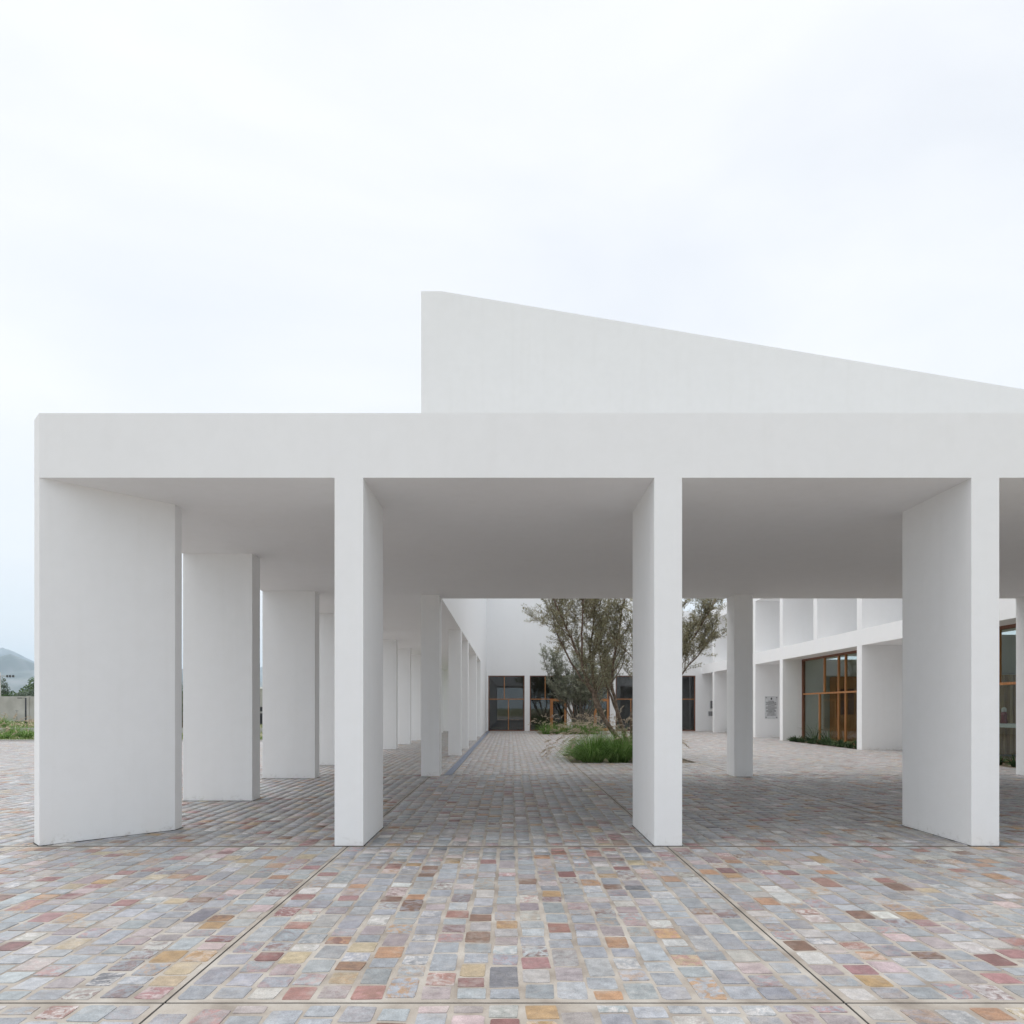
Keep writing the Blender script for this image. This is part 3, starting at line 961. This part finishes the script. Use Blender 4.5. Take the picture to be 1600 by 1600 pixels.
# front tree in the near pit (relative to its base at 3.7, 22.0)
T1 = (3.75, 22.0, -0.06)
st1 = [
    ([(0.05, 0, 0), (-0.15, 0.05, 0.55), (-0.75, 0.0, 1.35), (-1.15, -.1, 2.2), (-1.5, -.2, 3.2), (-2.1, -.3, 4.5), (-2.6, -.4, 5.7)], 0.105, 0.018),
    ([(-0.72, 0.0, 1.32), (-1.0, 0.2, 2.3), (-1.15, .3, 3.3), (-1.0, .4, 4.6), (-1.05, .5, 6.2)], 0.065, 0.016),
    ([(0.10, 0.08, 0), (0.0, 0.1, 0.6), (-0.25, .2, 1.5), (-0.45, .25, 2.5), (-0.3, .1, 3.8), (-0.05, .1, 5.2), (-0.1, .1, 6.6)], 0.09, 0.018),
    ([(0.12, 0.0, 0.3), (0.15, -.15, 1.2), (0.30, -.25, 2.4), (0.25, -.35, 3.6), (0.55, -.5, 5.0), (0.6, -.5, 6.3)], 0.075, 0.018),
    ([(0.15, 0.02, 0.2), (0.45, 0.1, 1.1), (1.0, 0.15, 2.1), (1.75, .2, 3.2), (2.45, .2, 4.3), (2.9, .2, 5.2)], 0.075, 0.015),
    ([(0.75, 0.12, 1.7), (1.1, .3, 2.7), (1.5, .45, 3.9), (1.75, .5, 5.2), (1.85, .6, 6.3)], 0.045, 0.014),
    ([(-1.45, -.18, 3.1), (-1.5, -.4, 4.0), (-1.45, -.6, 5.2), (-1.6, -.6, 6.3)], 0.04, 0.014),
    ([(-1.15, -.1, 2.2), (-1.75, .25, 3.1), (-2.25, .45, 4.2), (-2.5, .5, 5.6)], 0.04, 0.013),
    ([(0.45, 0.1, 1.1), (1.15, .3, 2.0), (1.95, .35, 2.9), (2.55, .3, 3.6), (3.0, .3, 4.3)], 0.04, 0.012),
    ([(-0.25, .2, 1.5), (-0.65, .5, 2.6), (-0.8, .8, 3.8), (-0.7, .9, 5.3)], 0.045, 0.014),
]
grow_tree("olive_tree", "leaning multi stemmed tree with thin grey green leaves in the near pit", T1, st1, 11, M['leaf_olive'], M['bark'],
          n1=15, n2=10, leaves=62, L1=(0.8, 1.6), L2=(0.35, 0.75), leaf=(0.075, 0.020), start=0.42, up1=0.95)
T2 = (4.5, 44.2, -0.06)
st2 = []
r = random.Random(5)
for k in range(11):
    a = -1.5 + 3.0 * k / 10
    tx = a * 1.45 + r.uniform(-.2, .2)
    ty = r.uniform(-.8, .8)
    st2.append(([(a * 0.15, 0, 0), (a * .32, ty * .2, .9), (tx * .5, ty * .45, 1.9), (tx * .85, ty * .8, 3.1), (tx * 1.1, ty, 4.4 + r.uniform(-.3, 1.0))], 0.07, 0.02))
grow_tree("shrubby_tree", "bushy grey green many stemmed tree in the far pit before the hall", T2, st2, 12, M['leaf_grey'], M['bark_grey'],
          n1=10, n2=8, leaves=46, L1=(0.8, 1.6), L2=(0.4, 0.9), leaf=(0.12, 0.036), start=0.42, up1=0.5)

def grass_clump(label, loc, seed, R=0.55, H=0.85, n=420, plumes=26, group=None, name="fountain_grass", lean=0.0, bw=0.009, mat=None, pscale=1.0):
    r = random.Random(seed)
    t = thing(name, label, "ornamental grass" if plumes else "plant", loc, group)
    V, F = [], []
    def strip(p, d, L, droop, w, seg=5):
        pts = [p.copy()]
        dd = d.copy()
        for k in range(seg):
            dd = (dd + Vector((d.x * droop, d.y * droop, -droop * (k + 0.4)))).normalized()
            pts.append(pts[-1] + dd * L / seg)
        s = Vector((-d.y, d.x, 0))
        s = s.normalized() if s.length > 1e-4 else Vector((1, 0, 0))
        s = (s + rv(r, .35)).normalized()
        b = len(V)
        for k, q in enumerate(pts):
            ww = w * (1 - (k / seg) ** 2 * 0.92)
            V.append(tuple(q + s * ww / 2)); V.append(tuple(q - s * ww / 2))
        for k in range(seg):
            F.append((b + 2 * k, b + 2 * k + 1, b + 2 * k + 3, b + 2 * k + 2))
        return pts, dd
    for i in range(n):
        a = r.uniform(0, 2 * math.pi)
        rr = R * 0.35 * math.sqrt(r.random())
        p = Vector((rr * math.cos(a), rr * math.sin(a), 0))
        sp = r.uniform(0.05, 0.75)
        d = Vector((math.cos(a) * sp + lean, math.sin(a) * sp, 1)).normalized()
        strip(p, d, H * r.uniform(0.75, 1.35), r.uniform(0.06, 0.22), bw * r.uniform(.7, 1.3))
    obj_from_py("blades", V, F, mat or M['grass'], t)
    if plumes:
        V, F = [], []
        for i in range(plumes):
            a = r.uniform(0, 2 * math.pi)
            sp = r.uniform(0.1, 0.75)
            d = Vector((math.cos(a) * sp + lean, math.sin(a) * sp, 1)).normalized()
            pts, dd = strip(Vector((0.1 * math.cos(a), 0.1 * math.sin(a), 0)), d, H * r.uniform(1.15, 1.55), r.uniform(.04, .13), 0.004)
            # fuzzy seed head: bristles round a curved axis
            q = pts[-1].copy(); L = r.uniform(.16, .26) * pscale
            for k in range(26):
                f = k / 26
                ax = (dd + Vector((d.x * .8 * f, d.y * .8 * f, -0.9 * f))).normalized()
                q = q + ax * L / 26
                for m in range(2):
                    o = (ax * 0.9 + rv(r, .55)).normalized()
                    leaf_into(V, F, q, o, rv(r), 0.045 * (1.1 - abs(f - .4)) * pscale, 0.009 * pscale)
        obj_from_py("plumes", V, F, M['plume'], t)
    return t

G1 = "fountain grass in the near planting pit"
near_grass = [
    ((2.50, 20.70), .80, .98, 1200, 7, "big dense green grass clump at the front left corner of the near pit"),
    ((3.30, 20.80), .76, .98, 1100, 9, "green grass clump in the middle of the near pit's front edge"),
    ((4.10, 20.75), .70, .90, 900, 14, "green grass clump beside the portico pillar at the near pit"),
    ((2.30, 21.9), .50, .82, 300, 26, "sparse plumed grass leaning over the near pit's left edge"),
    ((2.9, 22.9), .60, .95, 420, 60, "pale plumed grass behind the green clumps of the near pit"),
    ((3.5, 23.3), .60, .98, 420, 60, "pale plumed grass right behind the leaning tree trunk"),
    ((4.35, 21.7), .60, .90, 420, 48, "plumed grass in front of the leaning tree trunk"),
]
for i, ((x, y), R, H, n, pn_, lab) in enumerate(near_grass):
    grass_clump(lab, (x, y, -0.055), 40 + i, R, H, n, pn_, G1, lean=-0.05 if i != 3 else -0.3, bw=0.011, pscale=1.35)
G2 = "fountain grass in the far planting pit"
far_lab = ["leftmost green grass tuft of the far pit", "second grass tuft from the left in the far pit", "third grass tuft from the left in the far pit",
           "plumed grass below the bushy far tree", "plumed grass to the right of the bushy far tree", "rightmost plumed grass of the far pit"]
for i, x in enumerate((2.25, 2.95, 3.65, 4.3, 4.9, 5.3)):
    grass_clump(far_lab[i], (x, 42.7 + (i % 2) * 0.4, -0.055), 70 + i, .55, .85, 260, 22 if i < 3 else 30, G2, bw=0.016, pscale=1.4)

G3 = "low leafy plants below the side windows"
rp = random.Random(9)
def rosette(x, y, s, label):
    t = grass_clump(label, (x, y, -0.02), rp.randrange(9999), 0.30 * s, 0.30 * s, 70, 0, G3, name="low_plant", bw=0.05 * s, mat=M['leaf_dark'])
ORD = ["first", "second", "third", "fourth", "fifth", "sixth", "seventh", "eighth", "ninth", "tenth", "eleventh", "twelfth"]
for i in range(12):
    y = 33.5 - i * 0.56 + rp.uniform(-.1, .1)
    rosette(13.85 + rp.uniform(-.1, .15), y, rp.uniform(.8, 1.25), ORD[i] + " low plant from the left in the row below the long side window")
for i in range(4):
    rosette(13.9 + rp.uniform(-.1, .15), 20.4 - i * 0.75, rp.uniform(.9, 1.6), ORD[i] + " low plant from the left below the near side window")
for i in range(3):
    rosette(14.6 + i * 0.35, 44.9 + rp.uniform(-.2, .2), rp.uniform(1.0, 1.3), ("left", "middle", "right")[i] + " dark green plant at the foot of the far fin")
for i, (y, lab) in enumerate(((31.9, "spiky upright plant left of the low mullion"), (30.6, "spiky upright plant right of the low mullion"))):
    grass_clump(lab, (14.25, y, -0.02), 300 + i, .12, 0.95, 22, 0, None, name="spiky_plant", bw=0.03, mat=M['leaf_dark'])

# ------------------------------------------------------------------ garden and beyond, left
lawn = box("garden_ground", -130, -7.5, 33.25, 90, -0.28, -0.03, M['field'])
tag(lawn, "rough grassy garden ground beyond the forecourt", None, None, "structure")
r = random.Random(77)
V, F = [], []
for i in range(9000):
    y = 33.4 + 50 * r.random() ** 1.6
    u = r.uniform(-0.80, -0.28)
    x = u * y
    if x > -8: continue
    h = r.uniform(.02, .10) * (1 + y / 60)
    w = 0.02 * (1 + y / 30)
    a = r.uniform(0, math.pi)
    dx, dy = math.cos(a) * w, math.sin(a) * w
    b = len(V)
    V += [(x - dx, y - dy, -.03), (x + dx, y + dy, -.03), (x + r.gauss(0, .06), y + r.gauss(0, .06), h)]
    F.append((b, b + 1, b + 2))
lg = obj_from_py("rough_grass", V, F, M['weeds'])
tag(lg, "rough green grass and weeds of the garden", "grass", None, "stuff")
kerb = box("kerb", -60, -7.5, 33.2, 33.4, -0.2, 0.07, M['concrete'])
tag(kerb, "pale kerb edging the forecourt", None, None, "structure")
lw = box("low_wall", -75, -12, 46.0, 46.3, -0.1, 0.28, M['concrete'])
tag(lw, "low grey garden wall running through the grass", "low wall")
gl = ["plumed grass beside the forecourt kerb at the picture's left edge", "pink plumed grass before the low garden wall", "green grass tuft near the corner pillar's left side",
      "grass tuft behind the low garden wall", "grass tuft in front of the pale enclosing wall"]
for i, (px, y, H, pn_) in enumerate(((4, 36.5, .38, 8), (19, 40.0, .75, 40), (40, 37.5, .55, 8), (44, 50.0, .5, 10), (2, 58.0, 1.1, 0))):
    x = (px - 797) / 1066.7 * y
    grass_clump(gl[i], (x, y, -.03), 500 + i, .8, H, 260, pn_, "garden grasses beyond the forecourt", bw=0.025, pscale=2.0)

wallg = thing("enclosing_wall", "long pale grey concrete wall enclosing the garden", "wall", (-70, 85, 0))
x = -128.0
while x < -26:
    box("wall_panel", x + 0.01, x + 3.99, 85.0, 85.2, -0.3, 3.1, M['concrete'], wallg)
    box("post", x - 0.15, x + 0.15, 84.92, 85.28, -0.3, 3.16, M['concrete'], wallg)
    x += 4.0
lamp = thing("lamp_post", "thin grey lamp post with short arm in the garden", "lamp post", (-52.5, 74, 0))
lathe("pole", [(0.09, -0.1), (0.08, 0.3), (0.07, 2.7), (0.05, 2.75)], M['darkpaint'], lamp, 8)
box("arm", -53.05, -52.5, 73.97, 74.03, 2.70, 2.75, M['darkpaint'], lamp)
box("lamp_head", -53.35, -52.95, 73.9, 74.1, 2.68, 2.77, M['darkpaint'], lamp, 0.02)
post = thing("marker_post", "short thin post standing before the enclosing wall", "post", (-57.8, 80, 0))
lathe("shaft", [(0.06, -0.1), (0.055, 1.3), (0.02, 1.36)], M['galv'], post, 8)
box("cap", -57.92, -57.68, 79.9, 80.1, 1.3, 1.42, M['galv'], post)
pole = thing("power_pole", "pale concrete power pole with crossarm and dark insulators", "power pole", (-82.25, 110, 0))
lathe("pole", [(0.22, -0.3), (0.20, 2), (0.15, 7.4)], M['concrete'], pole, 10)
box("crossarm", -82.2, -79.9, 109.92, 110.08, 6.75, 6.87, M['galv'], pole)
for dx in (-81.0, -80.55, -80.05):
    box("insulator", dx - 0.11, dx + 0.11, 109.9, 110.1, 6.60, 6.98, M['darkpaint'], pole, 0.03)

def far_tree(name, label, loc, seed, blobs, leafmat, n=2600, ls=0.35, trunk_h=1.5, group=None, cat="tree"):
    r = random.Random(seed)
    t = thing(name, label, cat, loc, group)
    V, F = [], []
    tube_into(V, F, [Vector((0, 0, -.3)), Vector((.05, 0, trunk_h)), Vector((0, .1, trunk_h * 1.8))], [.22, .16, .08], 7)
    for (bx, by, bz, br) in blobs:
        tube_into(V, F, [Vector((0, 0, trunk_h * .8)), Vector((bx * .5, by * .5, (trunk_h + bz) * .5)), Vector((bx, by, bz))], [.1, .06, .02], 5)
    obj_from_py("trunk", V, F, M['bark'], t, True)
    V, F = [], []
    tot = sum(b[3] ** 2 for b in blobs)
    for (bx, by, bz, br) in blobs:
        for i in range(int(n * br * br / tot)):
            d = rv(r); d.normalize()
            rad = br * (0.55 + 0.5 * r.random() ** .5) * (1 + .18 * math.sin(7 * d.x + seed) * math.cos(6 * d.z + bx))
            p = Vector((bx, by, bz)) + d * rad
            if p.z < .1: p.z = .1 + .2 * r.random()
            leaf_into(V, F, p, rv(r).normalized(), rv(r), ls * r.uniform(.6, 1.3), ls * .5 * r.uniform(.7, 1.3))
    obj_from_py("crown", V, F, leafmat, t)
    return t

def bx(px, y): return (px - 797) / 1066.7 * y
GT = "trees beyond the garden wall"
far_tree("broadleaf_tree", "dark green rounded tree behind the enclosing wall", (bx(52, 125), 125, 0), 1, [(0, 0, 4.2, 1.9), (1.4, .3, 5.3, 1.7), (-1.2, 0, 3.7, 1.5), (2.6, 0, 4.4, 1.8), (.6, 0, 6.3, 1.2)], M['leaf_far'], 3000, .36, 1.6, GT)
far_tree("broadleaf_tree", "silvery grey green bush just behind the enclosing wall", (bx(43, 104), 104, 0), 2, [(0, 0, 3.0, 1.3), (1.1, 0, 3.2, 1.2), (-1.1, 0, 2.9, 1.0)], M['leaf_silver'], 1800, .30, 1.2, GT)
far_tree("broadleaf_tree", "yellowish green low tree between conifer and round tree", (bx(22, 118), 118, 0), 3, [(0, 0, 3.0, 1.4), (1.6, 0, 3.2, 1.3), (-1.5, 0, 2.9, 1.2)], M['leaf_far'], 2000, .32, 1.2, GT)
far_tree("conifer", "slender blue green conifer near the power pole", (bx(5, 122), 122, 0), 4, [(0, 0, 2.4, 1.5), (0, 0, 3.7, 1.25), (.05, 0, 4.9, .95), (0, 0, 5.9, .6), (0, 0, 6.7, .35)], M['leaf_silver'], 1900, .30, 2.2, GT)
for i, (px, y, s, lab) in enumerate(((-30, 120, 1.2, "tall green tree just beyond the picture's left edge"), (95, 128, 1.1, "green tree hidden mostly behind the corner pillar"),
                                     (150, 122, 1.0, "green tree wholly covered by the corner pillar's broad face"),
                                     (282, 54, .62, "dark evergreen shrub in the slit beside the corner pillar"), (272, 56, .62, "dark evergreen shrub left of the slit shrub"),
                                     (330, 90, 1.2, "green tree behind the second gallery pillar"))):
    far_tree("broadleaf_tree", lab, (bx(px, y), y, 0), 20 + i, [(0, 0, 3.0 * s, 1.7 * s), (1.5 * s, .3, 3.4 * s, 1.5 * s), (-1.3 * s, 0, 2.9 * s, 1.5 * s), (.2, 0, 4.6 * s, 1.3 * s), (0, 0, 1.3 * s, 1.5 * s)],
             M['leaf_dark'] if y < 60 else M['leaf_far'], 2400, .34 if y > 60 else .16, 1.4 * s, GT if y > 80 else "shrubs in the garden")
shed = thing("gatehouse", "small pale gatehouse with dark gate seen between gallery pillars", "gatehouse", (bx(408, 70), 70, 0))
sx = bx(408, 70)
box("wall", sx - 3, sx + 3, 70, 73, -0.2, 3.6, M['concrete'], shed)
box("roof", sx - 3.2, sx + 3.2, 69.8, 73.2, 3.6, 3.8, M['stucco'], shed)
box("gate", sx - 1.6, sx + 1.4, 69.94, 69.995, -0.03, 1.1, M['darkpaint'], shed)
box("window", sx - 0.35, sx + 0.3, 69.95, 69.995, 1.3, 1.75, M['darkpaint'], shed)

# ------------------------------------------------------------------ mountains
def ridge(name, label, dist, prof, depth, seed, u0=-1.5, u1=1.3, n=700, rows=16):
    r = random.Random(seed)
    ph = [r.uniform(0, 6.28) for _ in range(8)]
    V, F = [], []
    for i in range(n + 1):
        u = u0 + (u1 - u0) * i / n
        hp = prof(u) + 0.0026 * (math.sin(u * 67 + ph[0]) + .6 * math.sin(u * 143 + ph[1]) + .5 * math.sin(u * 301 + ph[2]) + .35 * math.sin(u * 620 + ph[6]))
        for j in range(rows + 1):
            f = j / rows
            y = dist - depth * (1 - f)
            wob = 1 + 0.16 * math.sin(u * 90 + f * 5 + ph[3]) * (1 - f) + 0.10 * math.sin(u * 210 - f * 9 + ph[4]) * (1 - f)
            z = hp * dist * (f ** 1.25) * wob
            V.append((u * dist, y + 0.04 * depth * math.sin(u * 120 + ph[5]), z - 5 * (1 - f)))
        V.append((u * dist, dist + depth * 0.9, -5))
    R = rows + 2
    for i in range(n):
        for j in range(R - 1):
            a = i * R + j
            F.append((a, a + R, a + R + 1, a + 1))
    o = obj_from_py(name, V, F, M['rock'], None, True)
    tag(o, label, None, None, "structure")
    return o
def pu(px): return (px - 797) / 1066.7
def prof_near(u):
    h = 0.052 + 0.012 * math.sin(u * 9 + 1.0) + 0.008 * math.sin(u * 21)
    h = 0.060 + 0.0 * h if False else h
    g = lambda c, w, a: a * math.exp(-((u - c) / w) ** 2)
    near = math.exp(-((u - pu(25)) / 0.10) ** 2)
    t = 0.062 + g(pu(27), 0.008, 0.010) + g(pu(0), 0.03, 0.008) - g(pu(60), 0.02, 0.008)
    return h * (1 - near) + t * near
def prof_far(u):
    near = math.exp(-((u - pu(5)) / 0.14) ** 2)
    t = 0.0865 - 0.9 * max(0.0, u - pu(8)) ** 1.35 * 2.0
    h = 0.060 + 0.018 * math.sin(u * 5.5 + 2.0) + 0.006 * math.sin(u * 17)
    return h * (1 - near) + t * near
ridge("mountain", "nearer blue grey mountain ridge with a small peak", 6500, prof_near, 2600, 1)
ridge("mountain", "pale distant mountain behind the nearer ridge", 10500, prof_far, 3400, 2, -1.2, 1.2)

# ------------------------------------------------------------------ air
bm = bmesh.new()
bm_box(bm, -13200, 13200, -12500, 15500, -8, 1120)
haze = obj_from_bm("haze", bm, M['rock'])
hm = bpy.data.materials.new("haze")
hm.use_nodes = True
t = hm.node_tree
t.nodes.clear()
o_ = t.nodes.new("ShaderNodeOutputMaterial")
pv = t.nodes.new("ShaderNodeVolumePrincipled")
pv.inputs["Color"].default_value = (0.68, 0.84, 1.0, 1)
pv.inputs["Density"].default_value = 0.00008
pv.inputs["Anisotropy"].default_value = 0.0
t.links.new(pv.outputs[0], o_.inputs["Volume"])
haze.data.materials.clear()
haze.data.materials.append(hm)
tag(haze, "thin bluish haze in the far air", "haze", None, "stuff")
haze.visible_shadow = True
